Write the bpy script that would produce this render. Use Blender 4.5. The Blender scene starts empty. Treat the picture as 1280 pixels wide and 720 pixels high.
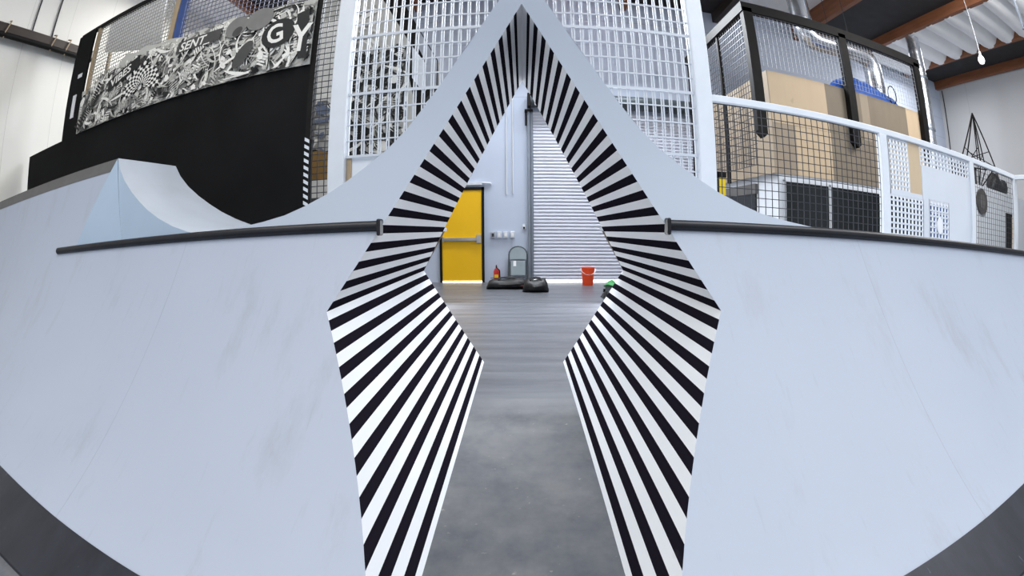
import bpy, math, random
from mathutils import Vector, Matrix
SC = bpy.context.scene
COL = SC.collection
R_ = math.radians

# ------------------------------------------------------------------ materials
def new_mat(name):
    m = bpy.data.materials.new(name); m.use_nodes = True
    return m, m.node_tree, m.node_tree.nodes['Principled BSDF']

def mat(name, col, rough=.6, metal=0., vary=.06, scale=6., bump=0., stretch=(1, 1, 1), spec=.5):
    """painted or plain surface with a little procedural unevenness"""
    m, nt, b = new_mat(name)
    N, L = nt.nodes, nt.links
    geo = N.new('ShaderNodeNewGeometry'); mp = N.new('ShaderNodeMapping')
    mp.inputs['Scale'].default_value = stretch
    L.new(geo.outputs['Position'], mp.inputs['Vector'])
    nz = N.new('ShaderNodeTexNoise'); nz.inputs['Scale'].default_value = scale; nz.inputs['Detail'].default_value = 5
    L.new(mp.outputs['Vector'], nz.inputs['Vector'])
    mx = N.new('ShaderNodeMix'); mx.data_type = 'RGBA'
    d = vary
    mx.inputs['A'].default_value = (*[max(0, c*(1-d*2)) for c in col], 1)
    mx.inputs['B'].default_value = (*[min(1, c*(1+d*1.2)) for c in col], 1)
    L.new(nz.outputs['Fac'], mx.inputs['Factor']); L.new(mx.outputs['Result'], b.inputs['Base Color'])
    b.inputs['Roughness'].default_value = rough; b.inputs['Metallic'].default_value = metal
    b.inputs['Specular IOR Level'].default_value = spec
    if bump:
        bp = N.new('ShaderNodeBump'); bp.inputs['Strength'].default_value = bump; bp.inputs['Distance'].default_value = .01
        L.new(nz.outputs['Fac'], bp.inputs['Height']); L.new(bp.outputs['Normal'], b.inputs['Normal'])
    return m

def math_node(nt, op, a, b=None, c=None):
    n = nt.nodes.new('ShaderNodeMath'); n.operation = op
    for i, v in enumerate((a, b, c)):
        if v is None: continue
        if isinstance(v, (int, float)): n.inputs[i].default_value = v
        else: nt.links.new(v, n.inputs[i])
    return n.outputs[0]

def mix_col(nt, fac, a, b):
    mx = nt.nodes.new('ShaderNodeMix'); mx.data_type = 'RGBA'
    for k, v in (('Factor', fac), ('A', a), ('B', b)):
        if isinstance(v, (int, float)): mx.inputs[k].default_value = v
        elif isinstance(v, tuple): mx.inputs[k].default_value = (*v, 1)
        else: nt.links.new(v, mx.inputs[k])
    return mx.outputs['Result']

def noise(nt, scale, stretch=(1, 1, 1), detail=5, rough=.5):
    geo = nt.nodes.new('ShaderNodeNewGeometry'); mp = nt.nodes.new('ShaderNodeMapping')
    mp.inputs['Scale'].default_value = stretch
    nt.links.new(geo.outputs['Position'], mp.inputs['Vector'])
    nz = nt.nodes.new('ShaderNodeTexNoise'); nz.inputs['Scale'].default_value = scale
    nz.inputs['Detail'].default_value = detail; nz.inputs['Roughness'].default_value = rough
    nt.links.new(mp.outputs['Vector'], nz.inputs['Vector'])
    return nz.outputs['Fac']

def ramp_fac(nt, v, lo, hi):
    r = nt.nodes.new('ShaderNodeMapRange'); r.inputs['From Min'].default_value = lo; r.inputs['From Max'].default_value = hi
    nt.links.new(v, r.inputs['Value']); return r.outputs['Result']

def xyz(nt):
    geo = nt.nodes.new('ShaderNodeNewGeometry'); s = nt.nodes.new('ShaderNodeSeparateXYZ')
    nt.links.new(geo.outputs['Position'], s.inputs[0]); return s.outputs

def ramp_paint():
    m, nt, b = new_mat('pale_blue_white_ramp_paint')
    base = mix_col(nt, noise(nt, 1.1), (.345, .38, .455), (.39, .425, .50))
    # dull scuffs running up the ramp
    sc = ramp_fac(nt, noise(nt, 2.2, (1.6, .45, .45), 8, .7), .55, .78)
    base = mix_col(nt, math_node(nt, 'MULTIPLY', sc, .5), base, (.24, .235, .24))
    fine = ramp_fac(nt, noise(nt, 9., (4., .35, .35), 3, .6), .64, .70)
    base = mix_col(nt, math_node(nt, 'MULTIPLY', fine, .11), base, (.22, .22, .25))
    # joint between the sheets
    x = xyz(nt)[0]
    seam = math_node(nt, 'LESS_THAN', math_node(nt, 'ABSOLUTE', math_node(nt, 'SUBTRACT', math_node(nt, 'ABSOLUTE', x), 1.83)), .0032)
    base = mix_col(nt, math_node(nt, 'MULTIPLY', seam, .38), base, (.25, .26, .3))
    nt.links.new(base, b.inputs['Base Color'])
    b.inputs['Roughness'].default_value = .5; b.inputs['Specular IOR Level'].default_value = .3
    return m

def stripe_paint():
    m, nt, b = new_mat('black_and_white_striped_paint')
    z = xyz(nt)[2]
    up = math_node(nt, 'LESS_THAN', math_node(nt, 'FRACT', math_node(nt, 'DIVIDE', math_node(nt, 'SUBTRACT', z, .780), .0800)), .49)
    f = math_node(nt, 'FRACT', math_node(nt, 'DIVIDE', math_node(nt, 'SUBTRACT', .780, z), .0765))
    lo = math_node(nt, 'MULTIPLY', math_node(nt, 'GREATER_THAN', f, .41), math_node(nt, 'LESS_THAN', f, .89))
    top = math_node(nt, 'LESS_THAN', z, 2.33)
    up = math_node(nt, 'MULTIPLY', up, top)
    isup = math_node(nt, 'GREATER_THAN', z, .780)
    s = math_node(nt, 'ADD', math_node(nt, 'MULTIPLY', isup, up), math_node(nt, 'MULTIPLY', math_node(nt, 'SUBTRACT', 1., isup), lo))
    white = mix_col(nt, noise(nt, 5., (1, .3, 1)), (.78, .79, .82), (.86, .875, .90))
    scuff = ramp_fac(nt, noise(nt, 9., (1, .4, 1), 6, .7), .66, .8)
    white = mix_col(nt, math_node(nt, 'MULTIPLY', scuff, .25), white, (.4, .4, .42))
    black = mix_col(nt, math_node(nt, 'MULTIPLY', scuff, .35), (.013, .011, .017), (.05, .05, .06))
    nt.links.new(mix_col(nt, s, white, black), b.inputs['Base Color'])
    b.inputs['Roughness'].default_value = .7; b.inputs['Specular IOR Level'].default_value = .0
    return m

def concrete():
    m, nt, b = new_mat('polished_concrete')
    y = xyz(nt)[1]
    far = mix_col(nt, ramp_fac(nt, noise(nt, 3.2, (.14, 2.2, 1), 8, .66), .30, .70), (.055, .060, .072), (.14, .145, .165))
    near = mix_col(nt, ramp_fac(nt, noise(nt, 2.0, (1, .8, 1), 9, .68), .32, .68), (.062, .068, .085), (.17, .168, .172))
    sp = ramp_fac(nt, noise(nt, 26., (1, 1, 1), 3), .68, .76)
    near = mix_col(nt, math_node(nt, 'MULTIPLY', sp, .3), near, (.5, .46, .4))
    c = mix_col(nt, ramp_fac(nt, y, 2.65, 3.05), near, far)
    nt.links.new(c, b.inputs['Base Color'])
    r = ramp_fac(nt, noise(nt, 4., (.2, 1.5, 1), 5), .2, .9)
    rr = math_node(nt, 'ADD', math_node(nt, 'MULTIPLY', r, .22), .27)
    nr = ramp_fac(nt, y, 2.65, 3.05)
    rr2 = math_node(nt, 'ADD', math_node(nt, 'MULTIPLY', math_node(nt, 'SUBTRACT', 1., nr), .3), rr)
    nt.links.new(rr2, b.inputs['Roughness']); b.inputs['Specular IOR Level'].default_value = .35
    bp = nt.nodes.new('ShaderNodeBump'); bp.inputs['Strength'].default_value = .12; bp.inputs['Distance'].default_value = .02
    nt.links.new(noise(nt, 5., (.15, 1.8, 1), 4), bp.inputs['Height']); nt.links.new(bp.outputs['Normal'], b.inputs['Normal'])
    return m

def steel_plate():
    m, nt, b = new_mat('scuffed_dark_sheet_steel')
    c = mix_col(nt, noise(nt, 5., (1.2, .4, .4), 8, .7), (.009, .010, .014), (.055, .057, .075))
    sc = ramp_fac(nt, noise(nt, 9., (3., .6, .6), 5, .7), .68, .76)
    c = mix_col(nt, math_node(nt, 'MULTIPLY', sc, .5), c, (.36, .37, .42))
    nt.links.new(c, b.inputs['Base Color']); b.inputs['Metallic'].default_value = .55
    b.inputs['Roughness'].default_value = .42
    return m

def seamed_wall(name, col, axis, pitch, off, w=.012, dark=.72, zmin=-1.):
    m, nt, b = new_mat(name)
    v = xyz(nt)[axis]
    f = math_node(nt, 'FRACT', math_node(nt, 'DIVIDE', math_node(nt, 'ADD', v, off), pitch))
    s = math_node(nt, 'LESS_THAN', f, w/pitch)
    s = math_node(nt, 'MULTIPLY', s, math_node(nt, 'GREATER_THAN', xyz(nt)[2], zmin))
    base = mix_col(nt, noise(nt, .8), tuple(c*.93 for c in col), tuple(min(1, c*1.05) for c in col))
    nt.links.new(mix_col(nt, s, base, tuple(c*dark for c in col)), b.inputs['Base Color'])
    b.inputs['Roughness'].default_value = .75
    return m

def plywood(name, a, c2, axis_stretch=(1, 1, .25)):
    m, nt, b = new_mat(name)
    c = mix_col(nt, noise(nt, 5., axis_stretch, 8, .65), a, c2)
    k = ramp_fac(nt, noise(nt, 3., (1, 1, 1), 2), .74, .8)
    c = mix_col(nt, math_node(nt, 'MULTIPLY', k, .4), c, tuple(v*.5 for v in a))
    nt.links.new(c, b.inputs['Base Color']); b.inputs['Roughness'].default_value = .7
    return m

def emit(name, col, st):
    m, nt, b = new_mat(name)
    b.inputs['Base Color'].default_value = (*col, 1)
    b.inputs['Emission Color'].default_value = (*col, 1); b.inputs['Emission Strength'].default_value = st
    return m

def slats(name, col, pitch, axis=2):
    m, nt, b = new_mat(name)
    v = xyz(nt)[axis]
    f = math_node(nt, 'FRACT', math_node(nt, 'DIVIDE', v, pitch))
    nt.links.new(mix_col(nt, noise(nt, 1.5), tuple(c*.95 for c in col), col), b.inputs['Base Color'])
    b.inputs['Roughness'].default_value = .5
    return m

M = {}
M['ramp'] = ramp_paint(); M['stripe'] = stripe_paint(); M['concrete'] = concrete(); M['steel'] = steel_plate()
M['blue_side'] = mat('pale_blue_paint', (.34, .425, .53), .55, vary=.06, scale=2)
M['hump'] = mat('blue_white_paint', (.36, .405, .48), .55, vary=.04, scale=1.5)
M['wedge'] = mat('scuffed_white_paint', (.44, .475, .53), .5, vary=.09, scale=3)
M['edge_grey'] = mat('worn_grey_edge', (.115, .11, .105), .6, vary=.12, scale=7)
M['coping'] = mat('black_painted_pipe', (.012, .012, .017), .42, .2, vary=.5, scale=9)
M['backwall'] = seamed_wall('white_back_wall_paint', (.47, .53, .65), 2, .67, -4.08+.67*7, .018, .80, 3.6)
M['leftwall'] = seamed_wall('cream_wall_panels', (.80, .79, .745), 1, 1.12, .04, .012, .78)
M['rightwall'] = seamed_wall('white_side_wall', (.50, .51, .53), 1, 3.1, .6, .02, .8)
M['black'] = mat('matte_black_wall_paint', (.011, .011, .0113), .8, vary=.35, scale=1.2, spec=.12)
M['blackmetal'] = mat('black_painted_metal', (.010, .009, .009), .6, .0, vary=.3, spec=.15)
M['wire'] = mat('dark_wire', (.045, .047, .055), .5, .5, vary=.2)
M['purplewire'] = mat('grey_violet_wire', (.12, .12, .17), .5, .3, vary=.15)
M['lightwire'] = mat('galvanised_mesh', (.42, .41, .37), .5, .4, vary=.12)
M['white'] = mat('white_painted_metal', (.68, .71, .755), .45, vary=.04)
M['whitewire'] = mat('white_coated_wire', (.56, .59, .64), .5, vary=.03)
M['tan'] = mat('tan_timber', (.40, .30, .19), .7, vary=.15, scale=9)
M['bluepost'] = mat('blue_painted_post', (.035, .075, .24), .5, vary=.15)
M['wood'] = mat('reddish_timber_beam', (.235, .085, .035), .65, vary=.25, scale=4, stretch=(3, .4, 3))
M['darkwood'] = mat('dark_stained_timber', (.035, .022, .016), .6, vary=.3, scale=4, stretch=(3, .4, 3))
M['darkroof'] = mat('dark_roof_deck', (.022, .020, .022), .8, vary=.3, scale=3)
M['quilt'] = mat('white_roof_insulation', (.86, .86, .87), .6, vary=.04, scale=3)
M['ply_light'] = plywood('pale_plywood', (.50, .375, .245), (.60, .47, .32))
M['ply_tan'] = plywood('tan_plywood', (.175, .14, .10), (.25, .205, .15))
M['ply_mid'] = plywood('weathered_plywood', (.28, .225, .165), (.37, .30, .22))
M['boothwhite'] = mat('white_booth_paint', (.62, .65, .70), .6, vary=.04, scale=2)
M['darkglass'] = mat('dark_window_glass', (.005, .007, .008), .15, vary=.3)
M['duct'] = mat('galvanised_duct', (.62, .65, .70), .25, .9, vary=.2, scale=9, bump=.25)
M['tarp'] = mat('crumpled_blue_tarp', (.012, .09, .42), .5, vary=.4, scale=7, bump=.6)
M['yellow'] = mat('yellow_door_paint', (.80, .46, .0), .5, vary=.04, scale=2)
M['brightyellow'] = mat('yellow_plastic', (.72, .52, .01), .5)
M['chrome'] = mat('brushed_metal', (.55, .56, .57), .3, .8, vary=.1)
M['shutter'] = slats('pale_shutter_steel', (.60, .62, .71), .07)
M['galv'] = mat('grey_steel_track', (.22, .25, .30), .45, .5, vary=.15)
M['daylight'] = emit('daylight_under_doors', (1, 1, 1), 3.0)
M['orange'] = mat('orange_plastic', (.86, .075, .012), .4, vary=.05)
M['chairdark'] = mat('dark_grey_enamel', (.06, .075, .085), .4, .3, vary=.1)
M['chairgrey'] = mat('grey_green_enamel', (.24, .285, .31), .4, .3, vary=.1)
M['bag'] = mat('black_nylon', (.010, .010, .012), .55, vary=.4, scale=16, bump=.5)
M['red'] = mat('red_enamel', (.55, .02, .02), .35, vary=.08)
M['brownred'] = mat('dull_red_webbing', (.17, .035, .03), .7, vary=.1)
M['boxgrey'] = mat('grey_switch_box', (.36, .38, .43), .5, vary=.08)
M['offwhite'] = mat('off_white_plastic', (.68, .70, .72), .5, vary=.04)
M['bronze'] = mat('dark_bronze_disc', (.10, .09, .085), .5, .3, vary=.3, scale=9)
M['green'] = mat('green_board_paint', (.05, .27, .08), .5, vary=.2)
M['paper'] = mat('white_paper', (.78, .78, .80), .8, vary=.03)
M['bulb'] = emit('white_bulb_glass', (1, .97, .92), 1.2)
M['amber'] = mat('amber_board', (.55, .30, .05), .6, vary=.2)
M['conduit'] = mat('pale_conduit', (.60, .63, .68), .5, vary=.05)
# mural tones
TONES = [mat('mural_white', (.84, .82, .77), .7, vary=.06), mat('mural_pale_grey', (.52, .51, .47), .7, vary=.1),
         mat('mural_mid_grey', (.20, .195, .185), .7, vary=.15), mat('mural_dark_grey', (.065, .063, .06), .7, vary=.2),
         mat('mural_black', (.012, .012, .012), .7, vary=.2), mat('mural_slate_blue', (.16, .20, .30), .7, vary=.2),
         mat('mural_ochre', (.30, .17, .045), .7, vary=.2)]

# ------------------------------------------------------------------ mesh helpers
class MB:
    def __init__(s): s.v = []; s.f = []; s.m = []
    def add(s, vs, fs, mi=0):
        o = len(s.v); s.v += [tuple(v) for v in vs]
        for f in fs: s.f.append([i+o for i in f]); s.m.append(mi)
        return s
    def box(s, x0, x1, y0, y1, z0, z1, mi=0):
        vs = [(x, y, z) for x in (x0, x1) for y in (y0, y1) for z in (z0, z1)]
        return s.add(vs, [(0, 1, 3, 2), (4, 6, 7, 5), (0, 4, 5, 1), (2, 3, 7, 6), (0, 2, 6, 4), (1, 5, 7, 3)], mi)
    def bar(s, a, b, w, d, mi=0):
        a = Vector(a); b = Vector(b); t = (b-a).normalized()
        u = t.cross(Vector((0, 1, 0)))
        if u.length < .1: u = t.cross(Vector((1, 0, 0)))
        u.normalize(); v = t.cross(u).normalized()
        vs = [p+u*w*.5*i+v*d*.5*j for p in (a, b) for i, j in ((-1, -1), (1, -1), (1, 1), (-1, 1))]
        return s.add(vs, [(0, 1, 2, 3), (7, 6, 5, 4), (0, 4, 5, 1), (1, 5, 6, 2), (2, 6, 7, 3), (3, 7, 4, 0)], mi)
    def tube(s, path, r, n=10, mi=0, cap=True, closed=False):
        P = [Vector(p) for p in path]; rings = []; prev = None
        for i, p in enumerate(P):
            if closed: t = P[(i+1) % len(P)]-P[i-1]
            else: t = (P[min(i+1, len(P)-1)]-P[max(i-1, 0)])
            t.normalize()
            if prev is None:
                u = t.cross(Vector((0, 0, 1)))
                if u.length < .1: u = t.cross(Vector((1, 0, 0)))
            else: u = prev-t*prev.dot(t)
            u.normalize(); prev = u; w = t.cross(u)
            rr = r[i] if isinstance(r, (list, tuple)) else r
            rings.append([p+u*rr*math.cos(2*math.pi*k/n)+w*rr*math.sin(2*math.pi*k/n) for k in range(n)])
        vs = [v for q in rings for v in q]; fs = []
        m = len(P)
        for i in range(m if closed else m-1):
            for k in range(n):
                a = i*n+k; b = i*n+(k+1) % n; j = (i+1) % m
                fs.append((a, b, j*n+(k+1) % n, j*n+k))
        if cap and not closed:
            fs.append(tuple(range(n))[::-1]); fs.append(tuple(range((m-1)*n, m*n)))
        return s.add(vs, fs, mi)
    def lathe(s, prof, c=(0, 0, 0), n=20, mi=0):
        vs = []; fs = []
        for r, z in prof:
            vs += [(c[0]+r*math.cos(2*math.pi*k/n), c[1]+r*math.sin(2*math.pi*k/n), c[2]+z) for k in range(n)]
        for i in range(len(prof)-1):
            for k in range(n):
                fs.append((i*n+k, i*n+(k+1) % n, (i+1)*n+(k+1) % n, (i+1)*n+k))
        fs.append(tuple(range(n))[::-1]); fs.append(tuple(range((len(prof)-1)*n, len(prof)*n)))
        return s.add(vs, fs, mi)
    def grid(s, rows, mi=0, flip=False):
        n = len(rows[0]); vs = [p for r in rows for p in r]; fs = []
        for i in range(len(rows)-1):
            for j in range(n-1):
                q = (i*n+j, i*n+j+1, (i+1)*n+j+1, (i+1)*n+j)
                fs.append(q[::-1] if flip else q)
        return s.add(vs, fs, mi)
    def flat(s, pts, y, mi=0):
        return s.add([(x, y, z) for x, z in pts], [tuple(range(len(pts)))], mi)
    def prism(s, pts, y0, y1, mi=0):
        n = len(pts)
        vs = [(x, y0, z) for x, z in pts]+[(x, y1, z) for x, z in pts]
        fs = [tuple(range(n)), tuple(range(n, 2*n))[::-1]]+[(i, i+n, (i+1) % n+n, (i+1) % n) for i in range(n)]
        return s.add(vs, fs, mi)
    def build(s, name, mats, parent=None, smooth=False, bevel=0, solid=0, sub=0):
        me = bpy.data.meshes.new(name)
        org = Vector(parent_loc(parent)) if parent else Vector((0, 0, 0))
        if parent is None:
            xs = [v[0] for v in s.v]; ys = [v[1] for v in s.v]; zs = [v[2] for v in s.v]
            org = Vector(((min(xs)+max(xs))/2, (min(ys)+max(ys))/2, min(zs)))
        me.from_pydata([Vector(v)-org for v in s.v], [], s.f)
        if not isinstance(mats, (list, tuple)): mats = [mats]
        for m in mats: me.materials.append(m)
        for p, mi in zip(me.polygons, s.m):
            p.material_index = mi; p.use_smooth = smooth
        me.validate(); me.update()
        import bmesh
        bm = bmesh.new(); bm.from_mesh(me)
        if solid != -1: bmesh.ops.recalc_face_normals(bm, faces=bm.faces)
        bm.to_mesh(me); bm.free()
        o = bpy.data.objects.new(name, me); COL.objects.link(o)
        if parent: o.parent = parent
        else: o.location = org
        if solid > 0:
            md = o.modifiers.new('thickness', 'SOLIDIFY'); md.thickness = solid; md.offset = 0
        if bevel:
            md = o.modifiers.new('bevel', 'BEVEL'); md.width = bevel; md.segments = 2; md.limit_method = 'ANGLE'
        if sub:
            md = o.modifiers.new('sub', 'SUBSURF'); md.levels = sub; md.render_levels = sub
        if smooth and not sub:
            me.set_sharp_from_angle(angle=R_(40))
        return o

def parent_loc(p):
    v = Vector((0, 0, 0))
    while p is not None: v += Vector(p.location); p = p.parent
    return v

def tag(o, label=None, cat=None, group=None, kind=None):
    if label: o['label'] = label
    if cat: o['category'] = cat
    if group: o['group'] = group
    if kind: o['kind'] = kind
    return o

def thing(name, label, cat, loc=(0, 0, 0), group=None, kind=None):
    o = bpy.data.objects.new(name, None); COL.objects.link(o); o.location = loc; o.empty_display_size = .1
    return tag(o, label, cat, group, kind)

def text_polys(body, size, shear=0.):
    cu = bpy.data.curves.new('lettering', 'FONT'); cu.body = body; cu.size = size; cu.shear = shear; cu.offset = size*.02
    cu.resolution_u = 3
    o = bpy.data.objects.new('lettering', cu); COL.objects.link(o)
    dg = bpy.context.evaluated_depsgraph_get(); dg.update()
    me = o.evaluated_get(dg).to_mesh()
    vs = [tuple(v.co) for v in me.vertices]; fs = [tuple(p.vertices) for p in me.polygons]
    o.evaluated_get(dg).to_mesh_clear()
    bpy.data.objects.remove(o); bpy.data.curves.remove(cu)
    return vs, fs

# ------------------------------------------------------------------ ramp geometry
RAD, Y0 = 2.3, .09
def ry(z):
    z = min(z, 2.3)
    return Y0+math.sqrt(RAD*RAD-(RAD-z)**2)
CX = .006
def prof(z):                       # half width of the channel at height z
    if z <= .78: return .336+(.829-.336)*z/.78
    return max(0., .829*(1-(z-.78)/1.605))
BACK = 3.84
COPZ = 1.135
def lerp(t, pts):
    for (a, b), (c, d) in zip(pts, pts[1:]):
        if a <= t <= c: return b+(d-b)*(t-a)/(c-a)
    return pts[0][1] if t < pts[0][0] else pts[-1][1]

ZS = [.088+(COPZ-.088)*i/24 for i in range(25)]
ZS = sorted(set(ZS+[.78]))
def side_x(z, s, X, n):            # from the channel edge out to X
    a = CX+s*prof(z)
    return [a+(s*X-a)*(j/n) for j in range(n+1)]

def quarter(s, label, X):
    t = thing('quarter_pipe', label, 'skate ramp', (s*2.2, 2.0, 0))
    surf = MB().grid([[(x, ry(z), z) for x in side_x(z, s, X, 10)] for z in ZS])
    surf.build('riding_surface', M['ramp'], t, smooth=True, solid=-1)
    zl = [.022+(.088-.022)*i/5 for i in range(6)]
    def bend(x): return max(0., abs(x)-1.3)*.055      # plate edge lifts a little towards the ends
    pl = MB(); rows = []
    for i, z in enumerate(zl):
        row = []
        for x in side_x(z, s, X, 10):
            zz = z+bend(x)*.35*(i/5)
            row.append((x, ry(zz)-.004, zz+.004))
        rows.append(row)
    pl.grid(rows)
    rows2 = [rows[0], [(p[0], p[1]-.004, 0.) for p in rows[0]]]; pl.grid(rows2)
    pl.build('transition_plate', M['steel'], t, smooth=True, solid=-1)
    # channel side below the coping
    zz = [0.]+[z for z in ZS]; wl = MB()
    wl.grid([[(CX+s*prof(z), y0+(BACK-y0)*j/6, z) for j in range(7) for y0 in (ry(max(z, .022)),)] for z in zz])
    wl.build('striped_wall', M['stripe'], t, solid=-1)
    dk = MB().prism([(CX+s*prof(COPZ)+s*.02, COPZ-.03), (s*X, COPZ-.03), (s*X, COPZ), (CX+s*prof(COPZ)+s*.02, COPZ)], ry(COPZ), 4.06)
    dk.build('deck', M['hump'], t)
    bk = MB()
    bk.add([(CX+s*prof(0), BACK, 0), (CX+s*prof(.78), BACK, .78), (CX+s*prof(COPZ), BACK, COPZ-.03), (s*X, BACK, COPZ-.03), (s*X, BACK, 0)], [(0, 1, 2, 3, 4)])
    bk.build('back_panel', M['ply_mid'], t, solid=-1)
    return t

ql = quarter(-1, 'pale blue-white quarter pipe left of the striped channel, scuffed in the middle', 7.7)
qr = quarter(1, 'pale blue-white quarter pipe right of the striped channel, clean and bright', 7.7)
def coping(t, x0, x1, cap_s):
    MB().tube([(x0, 2.062, COPZ), (x1, 2.062, COPZ)], .0245, 14).build('coping', M['coping'], t, smooth=True)
    xe = x0 if abs(x0) < abs(x1) else x1
    b = MB().box(min(xe, xe-cap_s*.018), max(xe, xe-cap_s*.018), 2.028, 2.09, COPZ-.045, COPZ+.032)
    b.build('bracket', M['coping'], t, bevel=.008)
coping(ql, -3.42, -.655, -1); coping(qr, .668, 7.7, 1)

# raised left end of the ramp
ext = thing('ramp_extension', 'taller white ramp section at far left with a dark grey top edge', 'skate ramp', (-5.2, 2.3, COPZ))
def ext_edge(z): return lerp(z, [(COPZ, -3.09), (1.17, -3.08), (1.76, -2.868)])
ez = [COPZ+(1.668-COPZ)*i/8 for i in range(9)]
MB().grid([[(ext_edge(z)+(-7.7-ext_edge(z))*j/8, ry(z), z) for j in range(9)] for z in ez]).build('riding_surface', M['ramp'], ext, smooth=True, solid=-1)
MB().grid([[(ext_edge(z)+(-7.7-ext_edge(z))*j/8, ry(z)-.003, z) for j in range(9)] for z in (1.668, 1.71, 1.757)]).build('top_edge', M['edge_grey'], ext, solid=-1)
MB().box(-7.7, -2.87, ry(1.757), 3.05, 1.73, 1.757).build('deck', M['edge_grey'], ext)

# wedge on the left end of the deck
wc = [(-2.868, 1.76), (-2.80, 1.665), (-2.70, 1.57), (-2.567, 1.475), (-2.44, 1.398), (-2.31, 1.328), (-2.16, 1.262), (-2.0, 1.205), (-1.85, 1.165), (-1.70, COPZ+.004)]
wg = thing('wedge_ramp', 'small curved wedge ramp with pale blue end on the left part of the deck', 'skate ramp', (-2.4, 2.5, COPZ))
A = (-2.868, ry(1.76)-.004, 1.76); C = (-2.56, 2.135, COPZ)
MB().add([A, (-3.13, ry(COPZ)-.006, COPZ), C], [(0, 1, 2)]).build('left_facet', M['blue_side'], wg, solid=-1)
vs = [C]+[(x, ry(z)-(.0 if i else 0), z) for i, (x, z) in enumerate(wc)]
MB().add(vs, [(0, i, i+1) for i in range(1, len(vs)-1)]).build('end_face', M['blue_side'], wg, solid=-1)
wy = 3.05
MB().grid([[(x, ry(z)+(wy-ry(z))*j/3, z) for j in range(4)] for x, z in wc]).build('curved_surface', M['wedge'], wg, smooth=True, solid=-1)
MB().add([(x, wy, z) for x, z in wc]+[(-2.868, wy, COPZ)], [tuple(range(len(wc)+1))]).build('back_face', M['blue_side'], wg, solid=-1)

# pointed hump over the channel
OUT = [(COPZ, 1.72), (1.150, 1.58), (1.165, 1.46), (1.185, 1.315), (1.21, 1.19), (1.25, 1.08), (1.31, .955), (1.37, .863), (1.43, .785), (1.52, .679),
       (1.62, .592), (1.75, .507), (1.87, .434), (2.0, .36), (2.24, .222), (2.40, .132), (2.60, .0)]
hp = thing('channel_hump', 'tall pointed hump of pale blue-white panels bridging the striped channel', 'skate ramp', (0, 2.9, COPZ))
inner_apex = .78+1.605
fz = [z for z, _ in OUT[:-1]]+[1.48, 1.57, 1.68, 1.81, 1.93, 2.12, 2.32]
fz = sorted(fz)
face = MB()
for s in (-1, 1):
    rows = []
    for z in [q for q in fz if q < inner_apex]+[inner_apex]:
        a = prof(z); b = lerp(z, OUT)
        rows.append([(CX+s*(a+(b-a)*j/4), ry(z), z) for j in range(5)])
    face.grid(rows)
tops = [inner_apex, 2.46, 2.53, 2.60]
face.grid([[(CX+lerp(z, OUT)*(j/2-1), ry(z), z) for j in range(5)] for z in tops])
face.build('front_face', M['hump'], hp, smooth=True, solid=-1)
lin = MB()
for s in (-1, 1):
    lin.grid([[(CX+s*prof(z), ry(z)+(BACK-ry(z))*j/6, z) for j in range(7)] for z in [COPZ+(inner_apex-COPZ)*i/16 for i in range(17)]])
lin.build('striped_lining', M['stripe'], hp, solid=-1)
for s in (-1, 1):
    MB().grid([[(CX+s*w, ry(z)+(BACK-ry(z))*j/4, z) for j in range(5)] for z, w in OUT]).build('curved_side', M['hump'], hp, smooth=True, solid=-1)
bk = MB()
for s in (-1, 1):
    bk.grid([[(CX+s*prof(z), BACK, z), (CX+s*lerp(z, OUT), BACK, z)] for z in [q for q in fz if q < inner_apex]+[inner_apex]])
bk.add([(CX-.144, BACK, inner_apex), (CX+.144, BACK, inner_apex), (CX, BACK, 2.6)], [(0, 1, 2)])
bk.build('back_face', M['hump'], hp, solid=-1)

# ------------------------------------------------------------------ building shell
YW, XL, XR, ZC = 10.1, -8.0, 14.0, 6.95
YB = -4.0
def struct(name, mb, m, parent=None, **k):
    o = mb.build(name, m, parent, **k)
    if parent is None: o['kind'] = 'structure'
    return o
struct('floor', MB().box(XL-.2, XR+.2, YB, YW+.2, -.1, 0), M['concrete'])
struct('wall_back', MB().box(XL-.2, XR+.2, YW, YW+.15, 0, ZC), M['backwall'])
struct('wall_left', MB().box(XL-.15, XL, YB, YW, 0, ZC), M['leftwall'])
struct('wall_right', MB().box(XR, XR+.15, YB, YW, 0, ZC), M['rightwall'])
ce = MB()
strips = [(-8, -6.2, 0), (-6.2, -2.4, 1), (-2.4, 0, 1), (0, 2.4, 0), (2.4, 4.8, 1), (4.8, 7.25, 0), (7.25, 9.6, 1), (9.6, 12.0, 2), (12.0, 14, 1)]
for a, b, k in strips:
    if k == 2: ce.box(a, b, YB, YW, ZC, ZC+.1, 1)
    else: ce.box(a, b, YB, YW, ZC-.02 if k == 0 else 6.70, ZC+.1, k)
struct('ceiling', ce, [M['quilt'], M['darkroof']])
# puffed roof insulation between beams
q = MB(); nx = 2; ys = []
y = YB
rows = []
npuff = 19; pw = (YW-YB)/npuff
for i in range(npuff):
    for k in range(6):
        u = k/6; yy = YB+pw*(i+u); dz = .26*math.sin(math.pi*u)**.55 if u > 0 else 0
        rows.append([(x, yy, ZC-.28-dz) for x in (9.62, 10.4, 11.2, 11.98)])
q.grid(rows)
qi = q.build('roof_insulation', M['quilt'], None, smooth=True, solid=-1); tag(qi, 'puffed white insulation strip between timber roof beams at upper right', 'insulation')
for i, bx in enumerate((-6.2, -2.4, 0., 2.4, 4.8, 7.3, 9.6, 12.0, 13.85)):
    o = struct('trim_%d' % (i+1), MB().box(bx-.075, bx+.075, YB, YW, 6.43, ZC), M['darkwood'] if 4 < bx < 5 else M['wood'], bevel=.01)
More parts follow.
